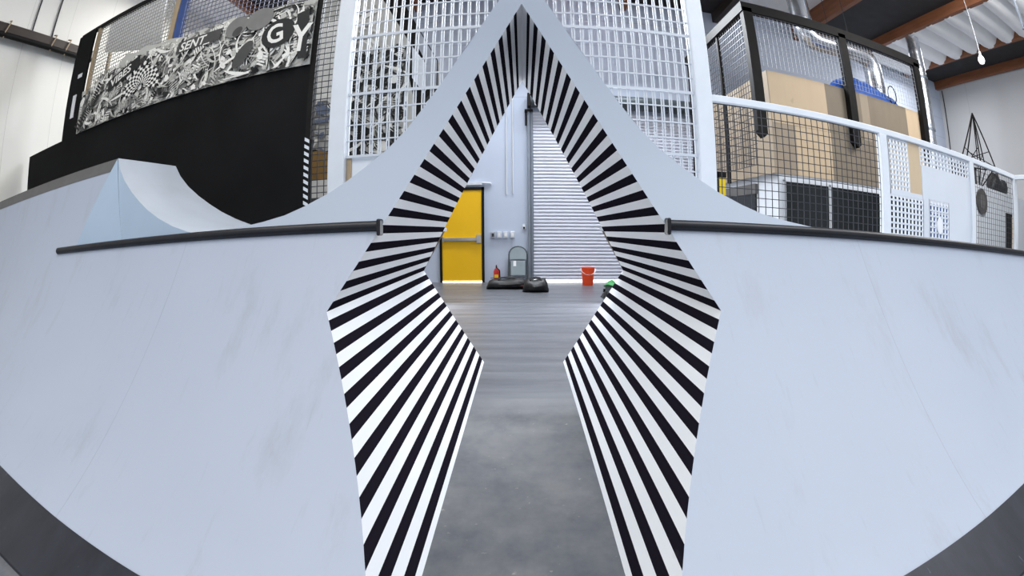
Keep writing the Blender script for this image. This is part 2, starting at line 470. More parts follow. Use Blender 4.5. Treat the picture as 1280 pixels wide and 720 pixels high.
# dark timber along the left wall, with straps and a pipe
lb = thing('wall_beam', 'dark timber beam fixed along the cream left wall below the roof', 'beam', (XL, 2.5, 4.7))
MB().box(XL+.002, XL+.16, -3, 5.15, 4.72, 4.92).build('timber', M['darkwood'], lb, bevel=.01)
MB().tube([(XL+.2, -3, 4.69), (XL+.2, 5.1, 4.69)], .05, 10).build('pipe', M['blackmetal'], lb, smooth=True)
for yy in (2.72, 3.95, 4.35):
    MB().tube([(XL+.2, yy, 4.62), (XL+.24, yy, 4.72), (XL+.2, yy+.1, 4.95), (XL+.03, yy+.12, 5.02)], .014, 6).build('strap', M['tan'], lb)
# conduit lines up the left wall
for i, yy in enumerate((3.46, 4.0)):
    o = MB().tube([(XL+.03, yy, 4.95), (XL+.03, yy, 6.6)], .018, 8).build('wall_conduit', M['wire'], smooth=True)
    tag(o, ['thin conduit nearer the frame edge on the upper left wall', 'thin conduit nearer the black post on the upper left wall'][i], 'conduit', 'wall conduits')

# ------------------------------------------------------------------ left: black wall, mural, mesh
YF = 3.92
bw = MB().box(-7.8, -1.985, YF, YF+.08, COPZ, 2.755)
o = bw.build('black_wall', M['black']); tag(o, 'large matte black plywood wall standing behind the left deck', 'panel')

def art(mb, x0, x1, z0, z1, y, seed, n, dy=.00008, tones=(0, 0, 1, 1, 2, 2, 3, 4), k=1.):
    """collage of cut paper shards, bands and blobs"""
    rnd = random.Random(seed)
    for i in range(n):
        cx = rnd.uniform(x0, x1); cz = rnd.uniform(z0, z1); t = rnd.choice(tones)
        yy = y-dy*(i+1); kind = rnd.random()
        s = rnd.uniform(.04, .15)*k
        if kind < .45:
            m = rnd.randint(4, 8); a0 = rnd.random()*6.3; e = rnd.uniform(.3, 1.)
            pts = []
            for j in range(m):
                a = 2*math.pi*j/m; r = s*rnd.uniform(.45, 1.)
                u, v = r*math.cos(a), r*e*math.sin(a)
                pts.append((cx+u*math.cos(a0)-v*math.sin(a0), cz+u*math.sin(a0)+v*math.cos(a0)))
            pts = [(min(max(p[0], x0), x1), min(max(p[1], z0), z1)) for p in pts]
            mb.flat(pts, yy, t)
        elif kind < .8:
            # curved tapering band
            a = rnd.random()*6.3; cu = rnd.uniform(-7, 7); w = rnd.uniform(.012, .04)*k; L = []; Rr = []
            px, pz = cx, cz
            for j in range(9):
                ww = w*math.sin(math.pi*(j+.6)/9.4)
                L.append((px-ww*math.sin(a), pz+ww*math.cos(a))); Rr.append((px+ww*math.sin(a), pz-ww*math.cos(a)))
                px += .045*math.cos(a); pz += .045*math.sin(a); a += cu*.045
            cl = lambda p: (min(max(p[0], x0), x1), yy, min(max(p[1], z0), z1))
            mb.grid([[cl(p) for p in L], [cl(p) for p in Rr]], t)
        else:
            # row of parallel strokes
            a = rnd.random()*3.2
            for j in range(rnd.randint(3, 6)):
                px = cx+j*.032*math.cos(a+1.57); pz = cz+j*.032*math.sin(a+1.57); l = rnd.uniform(.06, .14)
                pts = [(px, pz), (px+l*math.cos(a), pz+l*math.sin(a)), (px+l*math.cos(a)+.013, pz+l*math.sin(a)+.013), (px+.013, pz+.013)]
                pts = [(min(max(p[0], x0), x1), min(max(p[1], z0), z1)) for p in pts]
                mb.flat(pts, yy, t)
    return y-dy*(n+2)

def letters(mb, body, x, z, size, y, tone, rot=0., sx=1., shear=0.):
    vs, fs = text_polys(body, size, shear); c, s = math.cos(rot), math.sin(rot)
    mb.add([(x+(v[0]*sx*c-v[1]*s), y, z+(v[0]*sx*s+v[1]*c)) for v in vs], fs, tone)

mu = MB()
top = [(-6.03, 3.20), (-5.98, 3.24), (-5.72, 3.33), (-5.5, 3.36), (-5.3, 3.44), (-5.08, 3.56), (-4.96, 3.64), (-4.75, 3.58), (-4.55, 3.62), (-4.25, 3.56), (-4.08, 3.57), (-3.7, 3.50), (-3.41, 3.45), (-3.2, 3.53), (-3.05, 3.55), (-2.84, 3.46), (-2.6, 3.47), (-2.4, 3.53), (-2.2, 3.50), (-1.985, 3.52)]
mu.prism([(-6.03, 2.757), (-1.985, 2.757)]+top[::-1], YF-.0195, YF+.02, 4)
mu.flat([(-6.03, 2.757), (-1.985, 2.757)]+top[::-1], YF-.0200, 1)
yb = YF-.0205
yb = art(mu, -5.98, -1.988, 2.758, 3.36, yb, 7, 560, .00006)
yb = art(mu, -5.5, -1.988, 3.2, 3.50, yb, 8, 260, .00006)
yb = art(mu, -5.7, -1.988, 2.758, 3.46, yb, 9, 460, .00006, tones=(0, 0, 0, 1, 1, 2, 4), k=.55)
# waving striped ribbon on the left
for j in range(26):
    t0 = j/26; t1 = t0+.55/26
    def rib(t):
        return (-5.92+.62*t+.10*math.sin(t*5), 2.80+.50*t+.06*math.sin(t*7), .075-.03*t)
    a = rib(t0); b = rib(t1)
    mu.flat([(a[0]-a[2], a[1]+a[2]*.6), (a[0]+a[2], a[1]-a[2]*.6), (b[0]+b[2], b[1]-b[2]*.6), (b[0]-b[2], b[1]+b[2]*.6)], yb, 4)
yb -= .0003
# checkered round burst
cx, cz = -4.42, 3.02
for ri in range(6):
    for k in range(22):
        r0, r1 = .045+ri*.036, .045+(ri+1)*.036
        a0, a1 = math.pi*(k)/22*1.25-.35, math.pi*(k+1)/22*1.25-.35
        pts = [(cx+r*1.35*math.cos(a), max(2.775, cz+r*math.sin(a))) for r, a in ((r0, a0), (r1, a0), (r1, a1), (r0, a1))]
        mu.flat(pts, yb, 4 if (ri+k) % 2 else 0)
yb -= .0003
# plain eye-like ovals, pale and dark blobs
def oval(cx, cz, a, b, rot, tone, y, n=20):
    mu.flat([(cx+a*math.cos(t)*math.cos(rot)-b*math.sin(t)*math.sin(rot), cz+a*math.cos(t)*math.sin(rot)+b*math.sin(t)*math.cos(rot)) for t in [2*math.pi*k/n for k in range(n)]], y, tone)
for q in [(-2.92, 3.36, .15, .12, .3, 2), (-2.62, 3.38, .17, .13, .1, 2), (-2.90, 3.30, .07, .05, .5, 3), (-2.36, 3.15, .20, .16, .2, 4), (-2.78, 3.0, .17, .08, .9, 3), (-4.4, 3.32, .09, .035, .4, 4), (-4.4, 3.32, .03, .03, 0, 0)]:
    yb -= .0002; oval(*q, yb)
yb -= .0003
mu.flat([(-3.83, 3.27), (-3.15, 3.27), (-3.12, 3.41), (-3.80, 3.41)], yb, 3); yb -= .0003
letters(mu, 'SENT_', -3.78, 3.285, .15, yb, 0, 0, 1.15, .25)
mu.flat([(-5.17, 3.13), (-4.50, 3.31), (-4.54, 3.47), (-5.19, 3.29)], yb, 4); yb -= .0003
letters(mu, 'VIBES', -5.12, 3.18, .145, yb, 0, .27, 1.3, .15); yb -= .0003
mu.flat([(-2.16, 3.32), (-2.02, 3.36), (-1.995, 2.80), (-2.09, 2.80)], yb, 4); yb -= .0003
letters(mu, 'Y', -2.19, 2.90, .42, yb, 0, -.05, .8)
letters(mu, 'G', -2.48, 3.03, .30, yb, 0, .15, .95); yb -= .0003
mr = mu.build('mural_board', TONES, None, solid=-1)
tag(mr, 'long grey collage mural board with irregular top edge above the black wall', 'mural')

def mesh_panel(mb, x0, x1, z0, z1, y, p, w, d=.006, pz=None, slope=0):
    pz = pz or p
    n = max(1, round((x1-x0)/p))
    for i in range(n+1):
        x = x0+(x1-x0)*i/n; mb.box(x-w/2, x+w/2, y-d/2, y+d/2, z0, z1)
    n = max(1, round((z1-z0)/pz))
    for i in range(n+1):
        z = z0+(z1-z0)*i/n; mb.box(x0, x1, y-d/2-.001, y+d/2-.001, z-w/2, z+w/2)

fl = thing('mesh_fence', 'tan and blue framed mesh fence rising above the collage mural', 'fence', (-4.2, YF+.09, 2.76))
MB().box(-6.06, -6.0, YF+.06, YF+.12, 2.76, 4.42).build('post', M['tan'], fl, bevel=.004)
MB().box(-4.21, -4.12, YF+.06, YF+.12, 2.76, 4.75).build('post', M['tan'], fl, bevel=.004)
b = MB().box(-4.10, -3.985, YF+.05, YF+.13, 2.76, 4.75).build('post', M['bluepost'], fl, bevel=.004); b['label'] = 'blue post'
m_ = MB(); mesh_panel(m_, -6.0, -4.2, 3.1, 4.42, YF+.09, .055, .011); m_.build('mesh', M['lightwire'], fl)
m_ = MB(); mesh_panel(m_, -3.98, -1.98, 3.1, 4.75, YF+.09, .062, .009); m_.build('mesh', M['purplewire'], fl)
MB().box(-6.55, -4.2, YF+.05, YF+.13, 4.42, 4.47).build('top_rail', M['blackmetal'], fl)
wb = thing('white_board', 'plain white board on legs seen through the mesh above the mural', 'board', (-5.3, 4.64, 0))
MB().prism([(-6.62, 4.36), (-5.02, 3.93), (-5.18, 4.95), (-6.63, 4.95)], 4.62, 4.66).build('board', M['paper'], wb)
for x in (-6.5, -5.15): MB().box(x-.03, x+.03, 4.66, 4.70, 0, 4.5).build('leg', M['tan'], wb)
bp = thing('black_post_panel', 'tall black panel at the left end of the mural, below the timber beam', 'panel', (-6.3, YF+.1, 2.7))
MB().prism([(-6.54, 2.757), (-6.075, 2.757), (-6.075, 4.415), (-6.55, 4.415)], YF+.01, YF+.05).build('panel', M['black'], bp)
MB().box(-6.34, -6.24, YF-.002, YF+.009, 3.05, 3.40).build('notice', M['paper'], bp)
MB().box(-6.30, -6.18, YF-.002, YF+.009, 3.66, 3.72).build('notice', M['paper'], bp)

# gate of dark wire between black wall and the white screen, with a striped edge strip
gt = thing('wire_gate', 'narrow dark wire panel between the black wall and the left white post', 'fence', (-1.85, YF, COPZ))
m_ = MB(); mesh_panel(m_, -1.93, -1.72, COPZ, 4.6, YF+.04, .06, .0075); m_.build('mesh', M['wire'], gt)
MB().box(-1.985, -1.93, YF, YF+.08, 2.0, 4.6).build('edge_post', M['blackmetal'], gt)
ez_ = MB()
for i in range(26):
    z0 = COPZ+i*.033; z1 = z0+.033; zs = .028
    ez_.add([(-1.985, YF-.004, z0+zs), (-1.935, YF-.004, z0), (-1.935, YF-.004, z1), (-1.985, YF-.004, z1+zs)], [(0, 1, 2, 3)], i % 2)
ez_.box(-1.985, -1.935, YF, YF+.08, COPZ, 2.0, 0)
ez_.build('striped_edge', [M['black'], M['white']], gt, solid=-1)

# ------------------------------------------------------------------ centre: white grid screen
gs = thing('grid_screen', 'tall white wire grid screen between two white posts behind the hump', 'screen', (0, YF, COPZ))
for s, a, b in ((-1, -1.715, -1.55), (1, 1.55, 1.715)):
    MB().box(a, b, YF-.06, YF+.08, COPZ, 5.0).build('post', M['white'], gs, bevel=.012)
g = MB()
def zout(x):                       # height of the hump outline at x, a little lower so the bars end behind it
    return lerp(abs(x), sorted((w, z) for z, w in OUT))-.06
n = 41
for i in range(n):
    x = -1.55+3.1*i/(n-1)
    for dx in (-.0105, .0105):
        g.box(x+dx-.0055, x+dx+.0055, YF-.005, YF+.005, max(1.2 if x > .3 else 1.79, zout(x)), 5.0)
z = 1.205
k = 0
for k in range(27):
    z = 1.205+.1463*k
    if z > 5: break
    mainb = (k % 4 == 0)
    w = .012 if mainb else .0055
    hw = lerp(z, OUT)-.04 if z < 2.6 else 0.
    for s in (-1, 1):
        if s < 0 and z < 1.75: continue
        a, b = sorted((s*max(hw, 0.), s*1.55))
        g.box(a, b, YF-.012-(.008 if mainb else 0), YF-.005, z-w, z+w)
g.build('wire_grid', M['whitewire'], gs)
MB().box(-1.545, -.70, YF+.01, YF+.03, COPZ, 1.785).build('lower_panel', M['white'], gs)
MB().box(-1.545, -1.50, YF-.005, YF+.009, 1.3, 1.785).build('edge_strip', M['tan'], gs)

# mural wall further back, seen through the grid
mw = thing('angled_mural_wall', 'dark-edged collage wall with angled end behind the white grid, left side', 'mural', (-2.3, 6.05, 0))
MB().prism([(-3.6, 0), (-1.62, 0), (-1.62, 1.5), (-1.29, 2.0), (-1.29, 2.88), (-1.115, 3.07), (-1.12, 3.46), (-1.69, 4.52), (-2.1, 5.25), (-3.4, 5.25)], 6.0, 6.12).build('edge_panel', M['blackmetal'], mw)
m2 = MB(); m2.prism([(-3.6, .02), (-1.64, .02), (-1.64, 1.5), (-1.40, 2.02), (-1.40, 2.75), (-1.50, 3.2), (-1.50, 3.72), (-1.95, 4.52), (-2.3, 5.2), (-3.6, 5.2)], 5.97, 5.999, 1)
yb = art(m2, -2.6, -1.51, 1.6, 3.75, 5.9695, 21, 330, .00006, tones=(0, 1, 3, 4, 4))
yb = art(m2, -2.6, -1.51, 1.6, 3.75, yb, 31, 260, .00006, tones=(0, 3, 4, 4), k=.6)
yb = art(m2, -2.6, -1.98, 3.7, 4.45, yb, 22, 60, tones=(0, 1, 1, 2, 0))
yb = art(m2, -3.3, -2.5, 2.0, 3.0, yb, 23, 120, tones=(5, 0, 1, 4, 5))
m2.flat([(-3.5, 3.0), (-2.55, 3.0), (-2.55, 4.3), (-3.5, 4.3)], yb, 0)
m2.flat([(-3.5, 1.88), (-2.45, 1.86), (-2.45, 2.18), (-2.75, 2.28), (-3.5, 2.2)], yb-.001, 6)
m2.flat([(-3.5, 1.62), (-2.45, 1.62), (-2.45, 1.86), (-3.5, 1.88)], yb-.001, 0)
m2.flat([(-3.5, 1.0), (-2.45, 1.0), (-2.45, 1.62), (-3.5, 1.62)], yb-.001, 3)
m2.build('collage_face', TONES, mw, solid=-1)
MB().prism([(-1.48, 3.70), (-1.275, 3.40), (-1.265, 3.03), (-1.30, 2.98), (-1.46, 3.21)], 5.96, 5.999).build('white_plate', M['white'], mw)
MB().prism([(-1.27, 3.42), (-1.42, 3.72), (-1.40, 3.95), (-1.135, 3.46), (-1.13, 3.08), (-1.26, 3.05)], 5.97, 5.999).build('grey_plate', M['boxgrey'], mw)

# ------------------------------------------------------------------ back wall fittings
d1 = thing('door_1', None, None, (-1.31, YW, 0), kind='structure')
MB().box(-1.795, -.835, YW-.05, YW, 0, .001).box(-1.795, -1.742, YW-.05, YW, 0, 2.06).box(-.875, -.822, YW-.05, YW, 0, 2.06).box(-1.795, -.822, YW-.05, YW, 1.995, 2.06).build('door_frame', M['blackmetal'], d1)
lf = MB().box(-1.742, -.875, YW-.035, YW, .03, 1.995).build('door_leaf', M['yellow'], d1, bevel=.004)
pb = MB().box(-1.72, -.92, YW-.085, YW-.035, .90, .965).box(-.985, -.89, YW-.1, YW-.035, .85, 1.03).box(-1.735, -1.70, YW-.09, YW-.035, .88, .99)
pb.build('push_bar', M['chrome'], lf, bevel=.006)
MB().box(-1.742, -.875, YW-.045, YW-.02, .0, .03).build('door_gap_glow', M['daylight'], d1)  # glowing strip, daylight under the door put in as emission
o = MB().box(-1.5, -.86, YW-.07, YW, 2.10, 2.16).tube([(-.86, YW-.03, 2.15), (-.68, YW-.03, 2.14), (-.66, YW-.03, 2.10)], .02, 8).build('wall_conduit', M['conduit'], None, bevel=.005)
tag(o, 'pale boxed conduit above the yellow door', 'conduit')
# roll-up shutter
d2 = thing('door_2', None, None, (2.1, YW, 0), kind='structure')
sh = MB(); pts = []
p = .075; zb = .06
nsl = int((3.78-zb)/p)
rows = []
for i in range(nsl):
    for u, dy in ((0, 0), (.12, .018), (.5, .026), (.88, .018)):
        rows.append([(x, YW-.03-dy, zb+p*(i+u)) for x in (.24, 2.1, 3.95)])
rows.append([(x, YW-.03, zb+p*nsl) for x in (.24, 2.1, 3.95)])
sh.grid(rows); sh.build('shutter_curtain', M['shutter'], d2, solid=-1)
MB().box(.24, 3.95, YW-.035, YW-.02, 0.0, .055).build('daylight_gap', M['daylight'], d2)
MB().box(.115, .175, YW-.09, YW, 0, 3.86).box(.185, .235, YW-.06, YW, 0, 3.8).build('track', M['galv'], d2, bevel=.004)
MB().box(3.95, 4.03, YW-.09, YW, 0, 3.86).build('track', M['galv'], d2, bevel=.004)
MB().tube([(.2, YW-.16, 3.96), (4.0, YW-.16, 3.96)], .16, 16).build('roller_drum', M['chairdark'], d2, smooth=True)
MB().box(.06, .24, YW-.12, YW, 3.72, 3.77).box(.07, .105, YW-.06, YW, 3.42, 3.74).box(.12, .19, YW-.30, YW, 3.80, 4.10).build('bracket', M['blackmetal'], d2)
MB().box(3.98, 4.08, YW-.32, YW, 3.55, 4.1).build('bracket', M['blackmetal'], d2)
MB().lathe([(.05, 0), (.09, .02), (.09, .05), (.03, .09)], (.36, YW-.40, 3.78), 14).build('lamp_head', M['paper'], d2)

tags = ['dark grey wall box, nearest the yellow door', 'white wall box next to the dark grey one', 'white wall box, third from the yellow door', 'white wall box above the folding chair, farthest from the yellow door']
for i, x in enumerate((-.635, -.50, -.362, -.215)):
    t = thing('switch_box', tags[i], 'electrical box', (x, YW, .98), 'switch boxes on the back wall')
    MB().box(x-.046, x+.046, YW-.06, YW, .95, 1.09).build('body', M['boxgrey'] if i == 0 else M['conduit'], t, bevel=.008)
    MB().box(x-.026, x+.026, YW-.070, YW-.06, .985, 1.055).build('cover', M['wire'] if i == 0 else M['paper'], t, bevel=.003)
th = thing('thermostat', 'small dark-fronted control on the wall left of the shutter', 'thermostat', (.03, YW, 1.16))
MB().box(0., .07, YW-.03, YW, 1.14, 1.24).build('body', M['offwhite'], th, bevel=.006)
MB().box(.012, .05, YW-.036, YW-.03, 1.15, 1.19).build('display', M['blackmetal'], th)
for i, x in enumerate((-.34, -.20)):
    o = MB().tube([(x, YW-.02, 1.9), (x, YW-.02, 4.05)], .014, 8).build('wall_conduit', M['conduit'], smooth=True)
    tag(o, ['thin vertical white conduit left of its twin above the folding chair', 'thin vertical white conduit nearer the shutter on the back wall'][i], 'conduit', 'twin conduits')

# folding chair, closed, leaning on the wall
ch = thing('folding_chair', 'closed grey metal folding chair leaning on the wall beside the shutter', 'chair', (-.10, YW-.18, 0))
def lean(x, z, off=0): return (x, YW-.20+.15*z/.8-off, z)
arch = [(-.31, 0), (-.30, .3), (-.29, .55)]+[(-.10-.19*math.cos(a), .60+.17*math.sin(a)) for a in [math.pi*k/10 for k in range(11)]]+[(.09, .55), (.10, .3), (.11, 0)]
MB().tube([lean(*q) for q in arch], .017, 8).build('frame', M['chairdark'], ch, smooth=True)
arch2 = [(-.27, .02), (-.265, .45), (.065, .45), (.07, .02)]
MB().tube([lean(x, z, .035) for x, z in arch2], .011, 8).build('rear_frame', M['chairdark'], ch, smooth=True)
bpts = [(-.275, .50), (.075, .50), (.075, .62)]+[(-.10-.17*math.cos(a), .62+.14*math.sin(a)) for a in [math.pi-math.pi*k/8 for k in range(1, 8)]]+[(-.275, .62)]
bm_ = MB(); n = len(bpts)
bm_.add([lean(x, z, .012) for x, z in bpts]+[lean(x, z, -.004) for x, z in bpts], [tuple(range(n)), tuple(range(n, 2*n))[::-1]]+[(i, (i+1) % n, (i+1) % n+n, i+n) for i in range(n)])
bm_.build('backrest', M['chairgrey'], ch)
s_ = [(-.255, .17), (.055, .17), (.055, .47), (-.255, .47)]
bm_ = MB().add([lean(x, z, .05) for x, z in s_]+[lean(x, z, .034) for x, z in s_], [(0, 1, 2, 3), (7, 6, 5, 4), (0, 4, 5, 1), (1, 5, 6, 2), (2, 6, 7, 3), (3, 7, 4, 0)])
bm_.build('seat', M['chairgrey'], ch, bevel=.006)
for z in (.07, .13): MB().tube([lean(-.29, z), lean(.09, z)], .008, 6).build('crossbar', M['chairdark'], ch)
t_ = [(-.20, .36), (-.14, .36), (-.14, .47), (-.20, .47)]
MB().add([lean(x, z, .056) for x, z in t_], [(0, 1, 2, 3)]).build('tag', M['paper'], ch, solid=-1)

# fire extinguisher
fe = thing('fire_extinguisher', 'small red fire extinguisher on the floor by the yellow door', 'fire extinguisher', (-.56, YW-.12, 0))
MB().lathe([(.055, 0), (.06, .01), (.06, .24), (.045, .29), (.02, .31), (.02, .33)], (-.56, YW-.12, 0), 18).build('cylinder', M['red'], fe, smooth=True)
MB().box(-.575, -.545, YW-.16, YW-.08, .33, .35).box(-.57, -.55, YW-.22, YW-.1, .36, .38).build('handle', M['blackmetal'], fe)
MB().tube([(-.56, YW-.18, .33), (-.49, YW-.19, .27), (-.485, YW-.19, .12)], .012, 8).build('hose', M['blackmetal'], fe, smooth=True)
MB().box(-.60, -.52, YW-.183, YW-.178, .10, .18).build('label_plate', M['brightyellow'], fe)

# bags
def bag(name, label, x0, x1, y, r, h, seed, sq=1.):
    t = thing(name, label, 'bag', ((x0+x1)/2, y, 0)); rnd = random.Random(seed)
    m = MB(); rows = []; n = 14; K = 12
    for i in range(n+1):
        u = i/n; x = x0+(x1-x0)*u; e = (max(.02, 1-abs(2*u-1)**5))**.5
        rr = r*e*(1+.10*math.sin(u*9+seed)); hh = h*e*(1+.10*math.sin(u*7+2*seed))
        row = []
        for k in range(K+1):
            a = 2*math.pi*k/K
            row.append((x+rnd.uniform(-.006, .006), y+rr*math.cos(a)*(1+.05*math.sin(3*a+u*8)), max(.0, hh*.5+hh*.5*math.sin(a)*(1 if math.sin(a) > 0 else 1))))
        row[-1] = row[0]
        rows.append(row)
    m.grid(rows)
    m.build('body', M['bag'], t, smooth=True, solid=-1)
    xm = (x0+x1)/2; w = (x1-x0)*.22
    for s in (-1, 1):
        MB().tube([(xm-w, y+s*r*.55, h*.9), (xm-w*.7, y+s*r*.4, h*1.04), (xm, y+s*r*.3, h*1.10), (xm+w*.7, y+s*r*.4, h*1.04), (xm+w, y+s*r*.55, h*.9)], .012, 6).build('handle', M['bag'], t, smooth=True)
    MB().tube([(x0+(x1-x0)*(.1+.8*k/8), y, h*(1.0+.02*math.sin(k))) for k in range(9)], .007, 6).build('zip', M['wire'], t)
    return t
lb_ = bag('duffel_bag', 'long low black duffel bag with dull red trim on the concrete', -.70, .12, 8.95, .17, .20, 1)
MB().bar((-.16, 8.795, .10), (.02, 8.795, .07), .03, .01).build('trim', M['brownred'], lb_)
bag('backpack', 'shorter rounded black bag on the floor right of the duffel', -.0, .47, 8.48, .18, .24, 4)

# bucket
bu = thing('bucket', 'orange plastic bucket standing in front of the roll-up shutter', 'bucket', (1.33, 9.5, 0))
MB().lathe([(.105, 0), (.11, .01), (.14, .35), (.15, .352), (.15, .365), (.135, .365), (.105, .02), (.0, .02)], (1.33, 9.5, 0), 24).build('pail', M['orange'], bu, smooth=True)
MB().tube([(1.33-.148*math.cos(a), 9.5-.05-.11*math.sin(a), .34-.12*math.sin(a)) for a in [math.pi*k/10 for k in range(11)]], .004, 6).build('handle', M['chrome'], bu)

# skateboard leaning by the channel end
sk = thing('skateboard', 'green skateboard with dark wheels lying beyond the right channel edge', 'skateboard', (1.62, 8.6, 0))
dk = MB(); rows = []
for i in range(13):
    u = i/12*2-1; w = .10*(1-abs(u)**6)**.5 if abs(u) < 1 else .01
    zz = .11+(.05*max(0, abs(u)-.7)/.3)
    rows.append([(1.62+v*w*.9+u*.11, 8.6+u*.38, zz) for v in (-1, -.3, .3, 1)])
dk.grid(rows); dk.build('deck', M['green'], sk, smooth=True, solid=.012)
for u in (-.55, .55):
    cx, cy = 1.62+u*.11, 8.6+u*.38
    MB().box(cx-.06, cx+.06, cy-.015, cy+.015, .04, .105).build('truck', M['galv'], sk, bevel=.005)
    for s in (-1, 1):
        MB().tube([(cx+s*.06, cy, .03), (cx+s*.095, cy, .03)], .03, 12).build('wheel', M['blackmetal'], sk, smooth=True)
o = thing('black_shoe', 'small dark shoe lying on the concrete beside the right channel edge', 'shoe', (1.36, 7.65, 0))
sm = MB(); rows = []
for i in range(9):
    u = i/8; w = .045*(1-.35*math.sin(u*math.pi*.9))*(1-(2*u-1)**8)**.5+.002; h = .11-.06*u+.01*math.sin(u*6)
    rows.append([(1.36+w*math.cos(a), 7.52+.27*u, .018+h*max(0, math.sin(a))) for a in [math.pi*k/8 for k in range(9)]])
sm.grid(rows); sm.build('upper', M['bag'], o, smooth=True, solid=-1)
MB().prism([(1.315, 0), (1.405, 0), (1.405, .02), (1.315, .02)], 7.52, 7.79).build('sole', M['wire'], o)

# ------------------------------------------------------------------ right: guard fence
gf = thing('guard_fence', 'white topped guard rail fence with dark mesh along the right deck edge', 'fence', (4.8, YF, COPZ))
MB().box(1.72, 7.86, YF-.03, YF+.05, 2.315, 2.385).build('top_rail', M['white'], gf, bevel=.008)
for x in (3.985, 6.10, 7.80):
    MB().box(x-.065, x+.065, YF-.03, YF+.05, COPZ, 2.32).build('post', M['white'], gf, bevel=.006)
MB().box(7.78, 7.86, YF-3.2, YF, 2.315, 2.385).build('top_rail', M['white'], gf, bevel=.008)
for a, b in ((1.72, 3.92), (6.165, 7.73)):
    m_ = MB(); mesh_panel(m_, a, b, COPZ, 2.31, YF+.02, .0775, .0068 if a < 3 else .0048); m_.build('mesh', M['wire'], gf)
# perforated white sheet in the middle bay
pp = MB()
def perforated(x0, x1, z0, z1, nx, nz, w=.02):
    for i in range(nx+1):
        x = x0+(x1-x0)*i/nx; pp.box(x-w/2, x+w/2, YF, YF+.02, z0, z1)
    for i in range(nz+1):
        z = z0+(z1-z0)*i/nz; pp.box(x0, x1, YF+.001, YF+.019, z-w/2, z+w/2)
perforated(4.09, 4.47, 1.71, 2.30, 6, 10); perforated(4.07, 4.75, 1.15, 1.66, 9, 8)
perforated(4.90, 5.38, 1.15, 1.68, 6, 8); perforated(4.74, 6.02, 2.07, 2.30, 15, 4)
for a in ((4.05, 4.09, 1.66, 2.31), (4.05, 4.74, 1.66, 1.71), (4.75, 4.90, COPZ, 2.06), (5.38, 6.035, COPZ, 2.06), (4.90, 5.38, 1.68, 2.06)):
    pp.box(a[0], a[1], YF, YF+.02, a[2], a[3])
pp.build('perforated_sheet', M['boothwhite'], gf)
MB().box(4.48, 4.74, YF+.003, YF+.021, 1.71, 2.31).build('plywood_patch', M['ply_light'], gf)
rd = MB(); n = 20
rd.prism([(5.13+.065*math.cos(2*math.pi*k/n), 1.37+.10*math.sin(2*math.pi*k/n)) for k in range(n)], YF-.02, YF-.004); rd.build('oval_sticker', M['paper'], gf)

# plywood-clad booth
bo = thing('plywood_booth', 'large plywood-clad booth on a white base with dark windows behind the fence', 'booth', (6, 7.6, 0))
BY = 6.5
MB().box(4.02, 8.06, BY+.02, 9.2, 0, 2.12).build('white_base', M['boothwhite'], bo)
ps = [(3.96, 5.20, 'ply_light'), (5.20, 6.10, 'ply_tan'), (6.10, 6.32, 'ply_mid'), (6.32, 7.52, 'ply_tan'), (7.52, 8.10, 'ply_light')]
for a, b, m in ps: MB().box(a, b, BY, BY+.02, 2.93, 3.82).build('cladding_sheet', M[m], bo)
ps = [(3.96, 4.42, 'ply_mid'), (4.42, 5.22, 'ply_light'), (5.22, 6.40, 'ply_tan'), (6.40, 7.52, 'ply_mid'), (7.52, 8.10, 'ply_light')]
for a, b, m in ps: MB().box(a, b, BY, BY+.02, 2.10, 2.925).build('cladding_sheet', M[m], bo)
MB().box(3.94, 3.96, BY, 9.2, 2.10, 3.82).build('cladding_sheet', M['ply_mid'], bo)
MB().box(3.96, 8.10, BY+.02, 9.2, 3.70, 3.81).build('roof', M['ply_mid'], bo)
MB().box(8.08, 8.10, BY+.02, 9.2, 2.10, 3.70).build('cladding_sheet', M['ply_mid'], bo)
for a, b in ((4.14, 5.08), (5.13, 6.44), (6.55, 8.0)):
    f = MB().box(a-.03, a, BY-.02, BY+.03, 1.1, 2.0).box(b, b+.03, BY-.02, BY+.03, 1.1, 2.0).box(a-.03, b+.03, BY-.02, BY+.03, 1.98, 2.02).build('window_frame', M['boothwhite'], bo)
    MB().box(a, b, BY+.0, BY+.018, 1.1, 1.98).build('pane', M['darkglass'], f)
MB().box(3.985, 4.018, 7.3, 8.9, 1.0, 1.98).build('side_window', M['darkglass'], bo)
MB().box(3.96, 4.018, 7.25, 8.95, 1.82, 1.99).build('side_shelf', M['edge_grey'], bo)
# black frame with mesh on the booth
bf = thing('black_frame_fence', 'black steel frame with mesh around the top of the plywood booth', 'fence', (6, BY-.06, 2.6))
for x, zb in ((3.68, 2.62), (5.78, 2.72), (8.06, 2.8)):
    MB().prism([(x-.09, zb+.10), (x+.02, zb), (x+.09, zb+.06), (x+.09, 4.9), (x-.09, 4.9)], BY-.14, BY-.005).build('post', M['blackmetal'], bf)
MB().box(3.57, 8.2, BY-.14, BY-.02, 4.82, 5.0).build('top_rail', M['blackmetal'], bf)
MB().box(3.57, 3.70, BY-.02, 9.4, 4.82, 5.0).build('top_rail', M['blackmetal'], bf)
for yy in (7.6, 9.3): MB().box(3.60, 3.66, yy, yy+.06, 2.0, 4.82).build('side_post', M['blackmetal'], bf)
m_ = MB(); mesh_panel(m_, 3.78, 5.68, 3.85, 4.82, BY-.08, .085, .0055); m_.build('mesh', M['boxgrey'], bf)
m_ = MB(); mesh_panel(m_, 5.9, 7.95, 3.85, 4.82, BY-.08, .085, .004); m_.build('mesh', M['boxgrey'], bf)
m_ = MB()
for i in range(30): m_.box(3.627, 3.633, BY+.09*i+.05, BY+.09*i+.061, 2.2, 4.82)
